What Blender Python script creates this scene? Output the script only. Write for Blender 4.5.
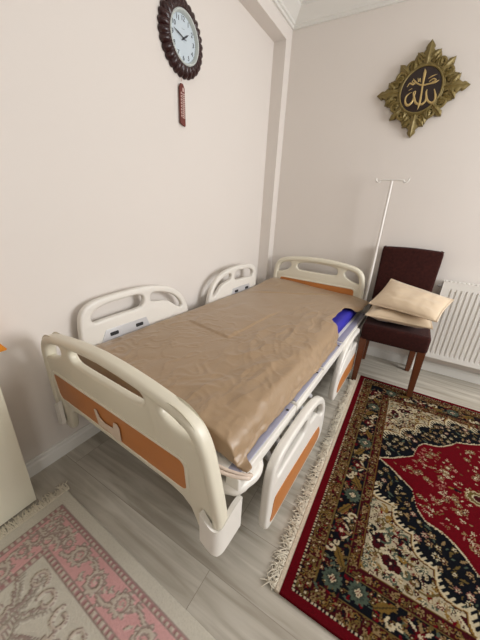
import bpy, bmesh, math, random
import numpy as np
from mathutils import Vector, Matrix, noise

for o in list(bpy.data.objects):
    bpy.data.objects.remove(o)
S = bpy.context.scene
C = S.collection
random.seed(5)
PI = math.pi

# ------------------------------------------------------------------ camera
def cam_axes(yaw, pitch, roll):
    cy, sy, cp, sp = math.cos(yaw), math.sin(yaw), math.cos(pitch), math.sin(pitch)
    f = Vector((-sy*cp, cy*cp, -sp)); r = Vector((cy, sy, 0)); u = r.cross(f)
    c, s = math.cos(roll), math.sin(roll)
    return c*r + s*u, c*u - s*r, f
cd = bpy.data.cameras.new('camera'); cam = bpy.data.objects.new('camera', cd); C.objects.link(cam)
r_, u_, f_ = cam_axes(0.5230068, 0.38278647, 0.05192645)
M = Matrix((r_, u_, -f_)).transposed().to_4x4(); M.translation = (1.15169, -2.567714, 1.18603)
cam.matrix_world = M
cd.sensor_fit = 'VERTICAL'; cd.sensor_height = 36.0; cd.lens = 281.113/640*36.0; cd.clip_start = 0.02
S.camera = cam

# ------------------------------------------------------------------ light and exposure
S.view_settings.view_transform = 'Standard'; S.view_settings.look = 'None'
S.view_settings.gamma = 1.0; S.view_settings.use_curve_mapping = False
S.view_settings.exposure = 0.0
w = bpy.data.worlds.new('sky'); S.world = w; w.use_nodes = True
w.node_tree.nodes['Background'].inputs[0].default_value = (0.80, 0.88, 1.0, 1)
w.node_tree.nodes['Background'].inputs[1].default_value = 1.0

def area(name, loc, target, sx, sy, power, col):
    l = bpy.data.lights.new(name, 'AREA'); l.shape = 'RECTANGLE'; l.size = sx; l.size_y = sy
    l.energy = power; l.color = col
    o = bpy.data.objects.new(name, l); C.objects.link(o); o.location = loc
    o.rotation_euler = (Vector(target)-Vector(loc)).to_track_quat('-Z', 'Y').to_euler()
    return o
# daylight through the window in the right-hand wall, plus a fill lamp added behind the camera
area('window_daylight', (3.56, -1.0, 1.5), (0, -1.0, 1.15), 1.25, 1.2, 64, (1.0, 1.0, 1.0))
area('front_fill', (2.3, -4.15, 1.35), (0.6, -1.5, 1.2), 0.9, 1.9, 17, (1.0, 0.97, 0.93))

# ------------------------------------------------------------------ materials
def lin(c):
    c = np.asarray(c, float)/255.0
    return np.where(c <= 0.04045, c/12.92, ((c+0.055)/1.055)**2.4)
def L4(c): return tuple(float(v) for v in lin(c)) + (1.0,)
def mat(name, col, rough=0.5, metal=0.0, var=0.05, scale=30.0, bump=0.0, bscale=200.0, sheen=0.0, spec=0.5, coat=0.0):
    m = bpy.data.materials.new(name); m.use_nodes = True
    nt = m.node_tree; b = nt.nodes['Principled BSDF']
    b.inputs['Roughness'].default_value = rough; b.inputs['Metallic'].default_value = metal
    b.inputs['Specular IOR Level'].default_value = spec
    b.inputs['Sheen Weight'].default_value = sheen; b.inputs['Coat Weight'].default_value = coat
    tc = nt.nodes.new('ShaderNodeTexCoord')
    n = nt.nodes.new('ShaderNodeTexNoise'); n.inputs['Scale'].default_value = scale; n.inputs['Detail'].default_value = 4
    nt.links.new(tc.outputs['Object'], n.inputs['Vector'])
    mx = nt.nodes.new('ShaderNodeMix'); mx.data_type = 'RGBA'
    c = lin(col)
    mx.inputs['A'].default_value = tuple(c*(1-var)) + (1,); mx.inputs['B'].default_value = tuple(np.minimum(c*(1+var), 1)) + (1,)
    nt.links.new(n.outputs['Fac'], mx.inputs['Factor']); nt.links.new(mx.outputs['Result'], b.inputs['Base Color'])
    if bump:
        n2 = nt.nodes.new('ShaderNodeTexNoise'); n2.inputs['Scale'].default_value = bscale; n2.inputs['Detail'].default_value = 3
        bp = nt.nodes.new('ShaderNodeBump'); bp.inputs['Strength'].default_value = bump; bp.inputs['Distance'].default_value = 0.004
        nt.links.new(tc.outputs['Object'], n2.inputs['Vector']); nt.links.new(n2.outputs['Fac'], bp.inputs['Height'])
        nt.links.new(bp.outputs['Normal'], b.inputs['Normal'])
    return m

MT = dict(
    wall=mat('wall_paint', (225, 218, 211), 0.75, var=0.012, scale=3, bump=0.05, bscale=300),
    ceil=mat('ceiling_paint', (240, 238, 234), 0.8, var=0.01, scale=3),
    trim=mat('gloss_white_trim', (226, 224, 218), 0.35, var=0.01),
    plastic=mat('cream_plastic', (225, 219, 200), 0.34, var=0.012, scale=8),
    whiteplastic=mat('white_plastic', (232, 228, 220), 0.32, var=0.012, scale=8),
    orange=mat('orange_laminate', (188, 118, 58), 0.4, var=0.06, scale=14),
    tape=mat('old_tape', (214, 196, 178), 0.6, var=0.06, scale=60),
    steel=mat('grey_steel', (168, 168, 168), 0.35, metal=0.6, var=0.04),
    dark=mat('dark_rubber', (38, 38, 40), 0.6, var=0.08),
    lav=mat('lavender_film', (162, 161, 180), 0.3, var=0.05, scale=20),
    silver=mat('silver_plate', (206, 206, 208), 0.3, metal=0.2, var=0.03),
    blue=mat('blue_mattress_cover', (52, 48, 168), 0.5, var=0.08, scale=25),
    sheet=mat('brown_satin_sheet', (160, 134, 104), 0.36, var=0.04, scale=40, bump=0.18, bscale=90, sheen=0.15),
    strap=mat('beige_strap', (214, 196, 180), 0.6, var=0.06),
    velvet=mat('brown_velvet', (52, 19, 14), 0.9, var=0.8, scale=55, bump=0.5, bscale=220, sheen=0.06, spec=0.2),
    wood=mat('chair_wood', (100, 54, 29), 0.38, var=0.18, scale=25),
    satin=mat('cream_satin', (212, 190, 160), 0.40, var=0.05, scale=12, bump=0.15, bscale=60, sheen=0.3),
    radiator=mat('radiator_enamel', (232, 229, 222), 0.35, var=0.01),
    pole=mat('white_enamel', (228, 224, 218), 0.3, var=0.02),
    rim=mat('dark_brown_clock_rim', (48, 22, 22), 0.32, var=0.2, scale=40),
    bezel=mat('pale_bezel', (196, 202, 198), 0.3, var=0.03),
    face=mat('clock_face', (200, 212, 220), 0.5, var=0.01),
    ink=mat('clock_ink', (58, 60, 66), 0.5, var=0.02),
    charm=mat('red_brown_charm', (108, 46, 36), 0.6, var=0.35, scale=120),
    charmpale=mat('charm_letters', (206, 178, 168), 0.6, var=0.05),
    gold=mat('antique_gold', (124, 108, 62), 0.45, metal=0.3, var=0.28, scale=60),
    black=mat('plaque_black', (40, 26, 22), 0.35, var=0.1),
    script=mat('gold_lettering', (190, 164, 108), 0.4, metal=0.3, var=0.08),
    cabinet=mat('cream_cabinet', (240, 236, 216), 0.35, var=0.01, scale=5),
    amber=mat('amber_cardboard', (222, 138, 24), 0.5, var=0.05, scale=20),
    fringe=mat('cotton_fringe', (216, 208, 190), 0.85, var=0.1, scale=80),
    glass=None)

def floor_mat():
    m = bpy.data.materials.new('grey_oak_laminate'); m.use_nodes = True
    nt = m.node_tree; b = nt.nodes['Principled BSDF']; N = nt.nodes.new; Lk = nt.links.new
    tc = N('ShaderNodeTexCoord')
    br = N('ShaderNodeTexBrick'); br.inputs['Scale'].default_value = 1.0
    br.offset = 0.37
    br.inputs['Color1'].default_value = (0, 0, 0, 1); br.inputs['Color2'].default_value = (1, 1, 1, 1)
    br.inputs['Mortar'].default_value = (0.5, 0.5, 0.5, 1)
    br.inputs['Mortar Size'].default_value = 0.0012; br.inputs['Brick Width'].default_value = 1.28; br.inputs['Row Height'].default_value = 0.19
    Lk(tc.outputs['Object'], br.inputs['Vector'])
    sep = N('ShaderNodeSeparateXYZ'); Lk(tc.outputs['Object'], sep.inputs[0])
    add = N('ShaderNodeVectorMath'); add.operation = 'ADD'
    sc = N('ShaderNodeVectorMath'); sc.operation = 'SCALE'; sc.inputs['Scale'].default_value = 7.0
    Lk(br.outputs['Color'], sc.inputs[0]); Lk(tc.outputs['Object'], add.inputs[0]); Lk(sc.outputs[0], add.inputs[1])
    mp = N('ShaderNodeMapping'); mp.inputs['Scale'].default_value = (2.2, 26, 1); Lk(add.outputs[0], mp.inputs[0])
    n1 = N('ShaderNodeTexNoise'); n1.inputs['Scale'].default_value = 1.0; n1.inputs['Detail'].default_value = 6; n1.inputs['Distortion'].default_value = 0.8
    Lk(mp.outputs[0], n1.inputs['Vector'])
    mp2 = N('ShaderNodeMapping'); mp2.inputs['Scale'].default_value = (1.0, 5, 1); Lk(add.outputs[0], mp2.inputs[0])
    n2 = N('ShaderNodeTexNoise'); n2.inputs['Scale'].default_value = 1.6; n2.inputs['Detail'].default_value = 3; n2.inputs['Distortion'].default_value = 1.5
    Lk(mp2.outputs[0], n2.inputs['Vector'])
    r1 = N('ShaderNodeValToRGB'); e = r1.color_ramp.elements
    e[0].position = 0.30; e[0].color = L4((166, 158, 144)); e[1].position = 0.66; e[1].color = L4((203, 197, 185))
    Lk(n1.outputs['Fac'], r1.inputs[0])
    r2 = N('ShaderNodeValToRGB'); e = r2.color_ramp.elements
    e[0].position = 0.32; e[0].color = (0.80, 0.79, 0.77, 1); e[1].position = 0.56; e[1].color = (1, 1, 1, 1)
    Lk(n2.outputs['Fac'], r2.inputs[0])
    mul = N('ShaderNodeMix'); mul.data_type = 'RGBA'; mul.blend_type = 'MULTIPLY'; mul.inputs['Factor'].default_value = 0.85
    Lk(r1.outputs[0], mul.inputs['A']); Lk(r2.outputs[0], mul.inputs['B'])
    r3 = N('ShaderNodeValToRGB'); e = r3.color_ramp.elements
    e[0].color = (0.86, 0.855, 0.845, 1); e[1].color = (1, 1, 1, 1); Lk(br.outputs['Color'], r3.inputs[0])
    mul2 = N('ShaderNodeMix'); mul2.data_type = 'RGBA'; mul2.blend_type = 'MULTIPLY'; mul2.inputs['Factor'].default_value = 1.0
    Lk(mul.outputs['Result'], mul2.inputs['A']); Lk(r3.outputs[0], mul2.inputs['B'])
    mo = N('ShaderNodeMix'); mo.data_type = 'RGBA'; mo.inputs['B'].default_value = L4((146, 138, 126))
    Lk(br.outputs['Fac'], mo.inputs['Factor']); Lk(mul2.outputs['Result'], mo.inputs['A'])
    Lk(mo.outputs['Result'], b.inputs['Base Color'])
    b.inputs['Roughness'].default_value = 0.36; b.inputs['Specular IOR Level'].default_value = 0.45
    bp = N('ShaderNodeBump'); bp.inputs['Strength'].default_value = 0.08; bp.inputs['Distance'].default_value = 0.002
    Lk(n1.outputs['Fac'], bp.inputs['Height']); Lk(bp.outputs['Normal'], b.inputs['Normal'])
    return m
MT['floor'] = floor_mat()

def rug_mat(name, lo=0.40):
    m = bpy.data.materials.new(name); m.use_nodes = True
    nt = m.node_tree; b = nt.nodes['Principled BSDF']
    a = nt.nodes.new('ShaderNodeVertexColor'); a.layer_name = 'pile'
    tc = nt.nodes.new('ShaderNodeTexCoord')
    n = nt.nodes.new('ShaderNodeTexNoise'); n.inputs['Scale'].default_value = 160; n.inputs['Detail'].default_value = 3
    nt.links.new(tc.outputs['Object'], n.inputs['Vector'])
    mx = nt.nodes.new('ShaderNodeMix'); mx.data_type = 'RGBA'; mx.blend_type = 'MULTIPLY'; mx.inputs['Factor'].default_value = 0.45
    nt.links.new(a.outputs['Color'], mx.inputs['A']); nt.links.new(n.outputs['Color'], mx.inputs['B'])
    r = nt.nodes.new('ShaderNodeValToRGB'); r.color_ramp.elements[0].position = 0.2; r.color_ramp.elements[1].position = 0.6
    r.color_ramp.elements[0].color = (lo, lo, lo, 1)
    nt.links.new(n.outputs['Fac'], r.inputs[0]); nt.links.new(r.outputs[0], mx.inputs['B'])
    nt.links.new(mx.outputs['Result'], b.inputs['Base Color'])
    bp = nt.nodes.new('ShaderNodeBump'); bp.inputs['Strength'].default_value = 0.5; bp.inputs['Distance'].default_value = 0.003
    nt.links.new(n.outputs['Fac'], bp.inputs['Height']); nt.links.new(bp.outputs['Normal'], b.inputs['Normal'])
    b.inputs['Roughness'].default_value = 0.9; b.inputs['Specular IOR Level'].default_value = 0.06
    return m

# ------------------------------------------------------------------ object helpers
def link(name, me, m, parent=None, kind=None):
    o = bpy.data.objects.new(name, me); C.objects.link(o)
    if m is not None: me.materials.append(m)
    if parent is not None: o.parent = parent
    if kind: o['kind'] = kind
    return o
def smooth(me, angle=40):
    bm = bmesh.new(); bm.from_mesh(me)
    for f in bm.faces: f.smooth = True
    lim = math.radians(angle)
    for e in bm.edges:
        if len(e.link_faces) == 2 and e.calc_face_angle(0) > lim: e.smooth = False
    bm.to_mesh(me); bm.free()
def obj(name, bm, m, parent=None, kind=None, angle=40):
    bmesh.ops.recalc_face_normals(bm, faces=bm.faces[:])
    me = bpy.data.meshes.new(name); bm.to_mesh(me); bm.free(); smooth(me, angle)
    return link(name, me, m, parent, kind)
def tag(o, label, cat, group=None):
    o['label'] = label; o['category'] = cat
    if group: o['group'] = group
    return o
def thing(name, label, cat, loc=(0, 0, 0), rz=0.0, group=None):
    o = bpy.data.objects.new(name, None); C.objects.link(o)
    o.location = loc; o.rotation_euler = (0, 0, rz)
    return tag(o, label, cat, group)
def box(bm, x0, x1, y0, y1, z0, z1, bev=0.0, seg=3):
    r = bmesh.ops.create_cube(bm, size=1.0)
    vs = r['verts']
    for v in vs:
        v.co = Vector(((x0+x1)/2 + v.co.x*(x1-x0), (y0+y1)/2 + v.co.y*(y1-y0), (z0+z1)/2 + v.co.z*(z1-z0)))
    if bev:
        es = list({e for v in vs for e in v.link_edges})
        bmesh.ops.bevel(bm, geom=es, offset=bev, segments=seg, affect='EDGES', profile=0.5)
    return bm
def tube(bm, pts, rad, seg=12, closed=False, flat=1.0):
    pts = [Vector(p) for p in pts]; n = len(pts); rings = []
    rr = rad if hasattr(rad, '__len__') else [rad]*n
    up = None
    for i, p in enumerate(pts):
        a = pts[(i-1) % n] if (closed or i > 0) else p
        b = pts[(i+1) % n] if (closed or i < n-1) else p
        t = (b-a).normalized()
        if up is None:
            up = t.orthogonal().normalized()
        up = (up - t*up.dot(t)).normalized(); s = t.cross(up)
        rings.append([bm.verts.new(p + rr[i]*(math.cos(2*PI*k/seg)*up + flat*math.sin(2*PI*k/seg)*s)) for k in range(seg)])
    m = n if closed else n-1
    for i in range(m):
        A, B = rings[i], rings[(i+1) % n]
        for k in range(seg):
            bm.faces.new((A[k], A[(k+1) % seg], B[(k+1) % seg], B[k]))
    if not closed:
        bm.faces.new(rings[0][::-1]); bm.faces.new(rings[-1])
    return bm
def lathe(bm, prof, seg=48, mtx=None, close=False):
    rings = []
    for r, z in prof:
        rings.append([bm.verts.new((r*math.cos(2*PI*k/seg), r*math.sin(2*PI*k/seg), z)) for k in range(seg)])
    for i in range(len(rings)-1):
        for k in range(seg):
            bm.faces.new((rings[i][k], rings[i][(k+1) % seg], rings[i+1][(k+1) % seg], rings[i+1][k]))
    if close:
        bm.faces.new(rings[0][::-1]); bm.faces.new(rings[-1])
    if mtx is not None:
        for R in rings:
            for v in R: v.co = mtx @ v.co
    return bm
def spl(pts, n=8, closed=False):
    """Catmull-Rom through 2D/3D points."""
    P = [np.array(p, float) for p in pts]; m = len(P); out = []
    for i in range(m if closed else m-1):
        p0 = P[(i-1) % m] if (closed or i > 0) else 2*P[0]-P[1]
        p1, p2 = P[i], P[(i+1) % m]
        p3 = P[(i+2) % m] if (closed or i+2 < m) else 2*P[-1]-P[-2]
        for k in range(n):
            t = k/n
            out.append(0.5*((2*p1)+(-p0+p2)*t+(2*p0-5*p1+4*p2-p3)*t*t+(-p0+3*p1-3*p2+p3)*t**3))
    if not closed: out.append(P[-1])
    return [tuple(q) for q in out]
def rrect(x0, x1, y0, y1, r, n=6):
    out = []
    for cx, cy, a in ((x1-r, y1-r, 0), (x0+r, y1-r, 90), (x0+r, y0+r, 180), (x1-r, y0+r, 270)):
        for k in range(n+1):
            t = math.radians(a + 90*k/n); out.append((cx+r*math.cos(t), cy+r*math.sin(t)))
    return out
def area2(p): return sum(p[i][0]*p[(i+1) % len(p)][1]-p[(i+1) % len(p)][0]*p[i][1] for i in range(len(p)))/2
def plate_into(bm, outer, holes, half, bev, mtx):
    """Solid plate with rounded edges: 2D outline (with holes) given thickness."""
    want_area = abs(area2(outer))-sum(abs(area2(h)) for h in holes)
    best = None
    for ang in (0.0, 0.213, 0.571, 1.01, -0.37, 1.37, -0.8):     # the cap fill is sensitive to level points: turn, check, turn back
        ca, sa = math.cos(ang), math.sin(ang)
        cu = bpy.data.curves.new('tmp', 'CURVE'); cu.dimensions = '2D'; cu.fill_mode = 'BOTH'
        for k, p in enumerate([outer]+list(holes)):
            if area2(p)*(1 if k == 0 else -1) > 0: p = p[::-1]
            s = cu.splines.new('POLY'); s.points.add(len(p)-1); s.use_cyclic_u = True
            for q, a in zip(s.points, p): q.co = (a[0]*ca-a[1]*sa, a[0]*sa+a[1]*ca, 0, 1)
        cu.extrude = max(half-bev, 0.0002); cu.bevel_depth = bev; cu.bevel_resolution = 3; cu.offset = -bev
        o = bpy.data.objects.new('tmp', cu); C.objects.link(o)
        dg = bpy.context.evaluated_depsgraph_get(); dg.update()
        me = bpy.data.meshes.new_from_object(o.evaluated_get(dg))
        bpy.data.objects.remove(o); bpy.data.curves.remove(cu)
        me.transform(Matrix.Rotation(-ang, 4, 'Z'))
        per = sum(math.dist(p[i], p[i-1]) for p in [outer]+list(holes) for i in range(len(p)))
        capa = sum(p.area for p in me.polygons if abs(p.normal.z) > .999 and abs(abs(p.center.z)-half) < 1e-5)/2
        err = abs(capa-(want_area-per*bev))
        if best is None or err < best[0]:
            if best: bpy.data.meshes.remove(best[1])
            best = (err, me)
        else: bpy.data.meshes.remove(me)
        if err < .03*want_area: break
    if best[0] > .1*want_area: print('FILL', round(best[0]/want_area, 3), len(outer), half)
    me = best[1]; me.transform(mtx)
    b2 = bmesh.new(); b2.from_mesh(me)
    bmesh.ops.remove_doubles(b2, verts=b2.verts[:], dist=1e-5); b2.to_mesh(me); b2.free()
    bm.from_mesh(me); bpy.data.meshes.remove(me)
    return bm
def text_into(bm, s, size, depth, mtx):
    cu = bpy.data.curves.new('tmp', 'FONT'); cu.body = s; cu.size = size; cu.extrude = depth; cu.align_x = 'CENTER'; cu.align_y = 'CENTER'
    o = bpy.data.objects.new('tmp', cu); C.objects.link(o)
    dg = bpy.context.evaluated_depsgraph_get(); dg.update()
    me = bpy.data.meshes.new_from_object(o.evaluated_get(dg)); me.transform(mtx); bm.from_mesh(me)
    bpy.data.meshes.remove(me); bpy.data.objects.remove(o); bpy.data.curves.remove(cu)
def basis(ex, ey, ez, t=(0, 0, 0)):
    m = Matrix((ex, ey, ez)).transposed().to_4x4(); m.translation = t
    return m

# ------------------------------------------------------------------ room
XW, ZC, XR, YF = -0.1023, 2.56, 3.6, -4.25
bm = bmesh.new(); box(bm, XW-0.1, XR+0.1, YF-0.1, 0.1, -0.1, 0.0); obj('floor', bm, MT['floor'], kind='structure')
bm = bmesh.new(); box(bm, XW-0.1, XR+0.1, YF-0.1, 0.1, ZC, ZC+0.1); obj('ceiling', bm, MT['ceil'], kind='structure')
bm = bmesh.new(); box(bm, XW-0.1, XW, YF-0.1, 0.1, 0, ZC)
box(bm, XW, 0, -0.098, 0.0, 0, ZC)                       # corner column
box(bm, XW, 0, YF, -0.098, 2.352, ZC)                    # beam along the top
obj('wall_left', bm, MT['wall'], kind='structure')
bm = bmesh.new(); box(bm, XW, XR+0.1, 0, 0.1, 0, ZC); obj('wall_back', bm, MT['wall'], kind='structure')
bm = bmesh.new(); box(bm, XW, XR+0.1, YF-0.1, YF, 0, ZC); obj('wall_front', bm, mat('low_bounce_paint', (124, 112, 100), 0.85, var=0.03), kind='structure')  # unseen wall, coloured dark to cut the light it bounces back
bm = bmesh.new()
box(bm, XR, XR+0.1, YF, -1.85, 0, ZC); box(bm, XR, XR+0.1, -0.25, 0, 0, ZC)
box(bm, XR, XR+0.1, -1.85, -0.25, 0, 0.75); box(bm, XR, XR+0.1, -1.85, -0.25, 2.25, ZC)
obj('wall_right', bm, MT['wall'], kind='structure')
bm = bmesh.new()
for a in ((-1.85, -1.79, .75, 2.25), (-.31, -.25, .75, 2.25), (-1.85, -.25, .75, .81), (-1.85, -.25, 2.19, 2.25), (-1.08, -1.02, .75, 2.25)):
    box(bm, XR+0.03, XR+0.09, *a)
obj('window_1', bm, MT['trim'], kind='structure')
def sweep_profile(name, prof, path_fn, m):
    bm = bmesh.new(); rows = [[bm.verts.new(path_fn(e, a, z)) for a, z in prof] for e in (0, 1)]
    for k in range(len(prof)-1): bm.faces.new((rows[0][k], rows[0][k+1], rows[1][k+1], rows[1][k]))
    return obj(name, bm, m, kind='structure', angle=25)
# baseboards (a = distance out of the wall)
bp_ = [(0, 0.079), (0.008, 0.079), (0.011, 0.074), (0.011, 0.062), (0.014, 0.056), (0.016, 0.05), (0.016, 0)]
sweep_profile('baseboard_left', bp_, lambda e, a, z: (XW+a, (YF, -0.098-0.0)[e], z), MT['trim'])
sweep_profile('baseboard_back', bp_, lambda e, a, z: ((0.0, XR)[e], -a, z), MT['trim'])
# cornice, stepped
cp_ = [(0, 2.44), (0.014, 2.44), (0.016, 2.456), (0.026, 2.46), (0.03, 2.472), (0.052, 2.492), (0.078, 2.518), (0.084, 2.522), (0.086, 2.534), (0.1, 2.538), (0.103, 2.56)]
sweep_profile('trim_1', cp_, lambda e, a, z: (a, (YF, -a)[e], z), MT['trim'])
sweep_profile('trim_2', cp_, lambda e, a, z: ((a, XR)[e], -a, z), MT['trim'])

# ------------------------------------------------------------------ hospital bed (bed frame: u across, v along towards the head, z up)
BY = 0.05; BA = -math.atan(BY); UC, VC = 0.48, -1.08
def bedpt(u, v, z): return (u+BY*v, v-BY*u, z)
bed = thing('hospital_bed', 'white hospital bed with orange panelled end boards, standing in the corner', 'bed', bedpt(UC, VC, 0), BA)
LU = lambda u: u-UC
LV = lambda v: v-VC

BO = [(0, 0), (.25, -.003), (.45, -.011), (.63, -.021), (.77, -.034), (.87, -.055), (.935, -.086), (.972, -.125), (.99, -.18), (1.0, -.25), (1.0, -.32)]
BF = [(0, 0), (.2, -.004), (.40, -.013), (.56, -.024), (.68, -.035), (.77, -.049), (.84, -.071), (.890, -.105), (.925, -.153), (.948, -.21), (.968, -.27), (.985, -.325), (1.0, -.39)]
def board_top(hw, inset=0.0, flare=False):
    pts = spl(BF if flare else BO, 5)
    out = []
    for i, (s, z) in enumerate(pts):
        x = s*hw
        a = pts[max(i-1, 0)]; b = pts[min(i+1, len(pts)-1)]
        tx, tz = (b[0]-a[0])*hw, b[1]-a[1]; l = math.hypot(tx, tz)
        out.append((x + tz/l*inset, z - tx/l*inset))
    return out
def board_outline(hw, legs):
    right = board_top(hw, .004, legs); hw = hw-.004
    if legs:
        low = [(hw, -.42), (hw, -.53), (hw-.012, -.555), (hw-.068, -.552), (hw-.086, -.525), (hw-.100, -.48), (hw-.118, -.430), (hw-.150, -.404), (hw-.20, -.393), (hw-.22, -.391), (0.1, -.391)]
    else:
        low = [(hw, -.39), (hw-.02, -.41), (0.1, -.41)]
    R = right+low
    return R + [(-x, z) for x, z in R[::-1]][:-1]
def board_holes(hw, dz=0.0, k=1.0):
    mid = [(0, -.040), (.10*k, -.042), (.165*k, -.052), (.194*k, -.066), (.202*k, -.088), (.190*k, -.106), (.165*k, -.113), (.09*k, -.115), (0, -.115)]
    mid = mid + [(-x, z) for x, z in mid[::-1]][1:-1]
    side = [(.268*k, -.074), (.295*k, -.052), (.338*k, -.050), (.378*k, -.072), (.403*k, -.110), (.410*k, -.146), (.390*k, -.152), (.345*k, -.142), (.300*k, -.124), (.270*k, -.098)]
    mid, side = [(x, z+dz) for x, z in mid], [(x, z+dz) for x, z in side]
    return [spl(mid, 4, True), spl(side, 4, True), spl([(-x, z) for x, z in side], 4, True)]
def end_board(name, uc, hw, vfront, ztop, tilt, pan, legs):
    mt = basis((1, 0, 0), (0, 0, 1), (0, -1, 0))
    def place(bm):
        for q in bm.verts:
            z = q.co.z + ztop
            q.co = Vector((LU(uc)+q.co.x, LV(vfront)+q.co.y - tilt*(z-0.35), z))
    bm = bmesh.new()
    plate_into(bm, board_outline(hw, legs), board_holes(hw, .004 if legs else -.010, 1.0 if legs else .90), 0.017, 0.012, mt)
    # thick rolled rim along the top and both posts
    rw = .036 if legs else .042
    t_out, t_in = board_top(hw, 0, legs), board_top(hw, rw, legs)
    end = -.50 if legs else -.39
    half = t_out+[(hw, end)]; inn = t_in+[(hw-rw, end)]
    outl = [(-x, z) for x, z in half[::-1]] + half[1:] + inn[::-1] + [(-x, z) for x, z in inn][1:]
    plate_into(bm, outl, [], 0.025, 0.0165, mt)
    # lip around the coloured panel
    x0, x1, z0, z1 = pan
    plate_into(bm, rrect(x0-.014, x1+.014, z0-.012, z1+.012, .03), [rrect(x0, x1, z0, z1, .022)], 0.022, 0.004, mt)
    place(bm)
    o = obj(name, bm, MT['plastic'], bed)
    bm = bmesh.new(); plate_into(bm, rrect(x0-.003, x1+.003, z0-.003, z1+.003, .024), [], 0.019, 0.001, mt); place(bm)
    p = obj('panel', bm, MT['orange'], o); p['label'] = 'orange wood panel'
    return o
foot = end_board('footboard', 0.500, 0.474, -2.062, 0.741, 0.075, (-.390, .348, -.352, -.226), True)
head = end_board('headboard', 0.497, 0.412, -0.105, 0.812, 0.0, (-.332, .336, -.37, -.212), False)
# scraps of tape on the footboard panel
bm = bmesh.new()
tp = [(.398, .475), (.412, .478), (.425, .448), (.455, .436), (.505, .443), (.515, .474), (.536, .478), (.545, .462), (.54, .40), (.52, .392), (.46, .405), (.405, .402)]
plate_into(bm, tp, [], 0.0012, 0.0005, basis((1, 0, 0), (0, 0, 1), (0, -1, 0)))
for q in bm.verts:
    q.co = Vector((LU(q.co.x), LV(-2.0855)+q.co.y-0.075*(q.co.z-.35), q.co.z))
t = obj('tape', bm, MT['tape'], foot); t['label'] = 'torn pale tape stuck on the orange panel'

def bumper(sgn):
    """L-shaped corner guard: in plan it wraps the post."""
    bm = bmesh.new()
    plan = spl([(.908, -2.096), (.938, -2.098), (.960, -2.093), (.974, -2.076), (.978, -2.045), (.979, -1.975)], 6)
    rows = []
    for i, (u, v) in enumerate(plan):
        f = i/(len(plan)-1)
        zb = 0.236-0.035*min(f*2, 1)+0.01*max(0, (f-.7)/.3)
        ztp = 0.358-0.038*math.sin(PI*min(1, f*1.1))-.010*f
        a = Vector(plan[max(i-1, 0)]+(0,)); b = Vector(plan[min(i+1, len(plan)-1)]+(0,))
        n = (b-a).normalized(); n = Vector((-n.y, n.x, 0))*0.016
        rows.append([bm.verts.new((x, y, z)) for x, y, z in ((u, v, zb), (u, v, ztp), (u+n.x, v+n.y, ztp), (u+n.x, v+n.y, zb))])
    for A, B in zip(rows, rows[1:]):
        for k in range(4): bm.faces.new((A[k], A[(k+1) % 4], B[(k+1) % 4], B[k]))
    bm.faces.new(rows[0][::-1]); bm.faces.new(rows[-1])
    es = [e for e in bm.edges if e.is_manifold and e.calc_face_angle(0) > 1.0]
    bmesh.ops.bevel(bm, geom=es, offset=0.005, segments=2, affect='EDGES')
    for q in bm.verts:
        u = q.co.x
        if sgn < 0: u = 2*.500-u
        q.co = Vector((LU(u), LV(q.co.y), q.co.z))
    return bm
for sgn in (1, -1): obj('corner_guard', bumper(sgn), MT['whiteplastic'], foot)

def rail_geo(Lr, H):
    L0, g = .715, H/.42
    o = [(.065, 0), (.20, 0), (.45, 0), (L0-.065, .0), (L0-.032, .006), (L0-.010, .028), (L0, .075), (L0-.008, .16), (L0-.035, .25), (L0-.085, .325), (L0-.16, .378), (L0-.27, .41), (L0-.40, .42), (.16, .414), (.075, .40), (.022, .36), (.004, .29), (0, .2), (0, .072), (.005, .040), (.016, .019), (.036, .005)]
    lh = [(.075, .285), (.12, .288), (.23, .292), (L0-.40, .294), (L0-.365, .305), (L0-.352, .335), (L0-.36, .366), (L0-.40, .380), (.23, .378), (.15, .374), (.085, .352), (.060, .318)]
    sh = [(L0-.29, .368), (L0-.24, .362), (L0-.16, .332), (L0-.10, .285), (L0-.068, .232), (L0-.078, .212), (L0-.11, .228), (L0-.18, .285), (L0-.26, .304), (L0-.300, .315), (L0-.308, .345)]
    return [spl([(x*Lr/L0, z*g) for x, z in q], 4, True) for q in (o, lh, sh)]
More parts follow.
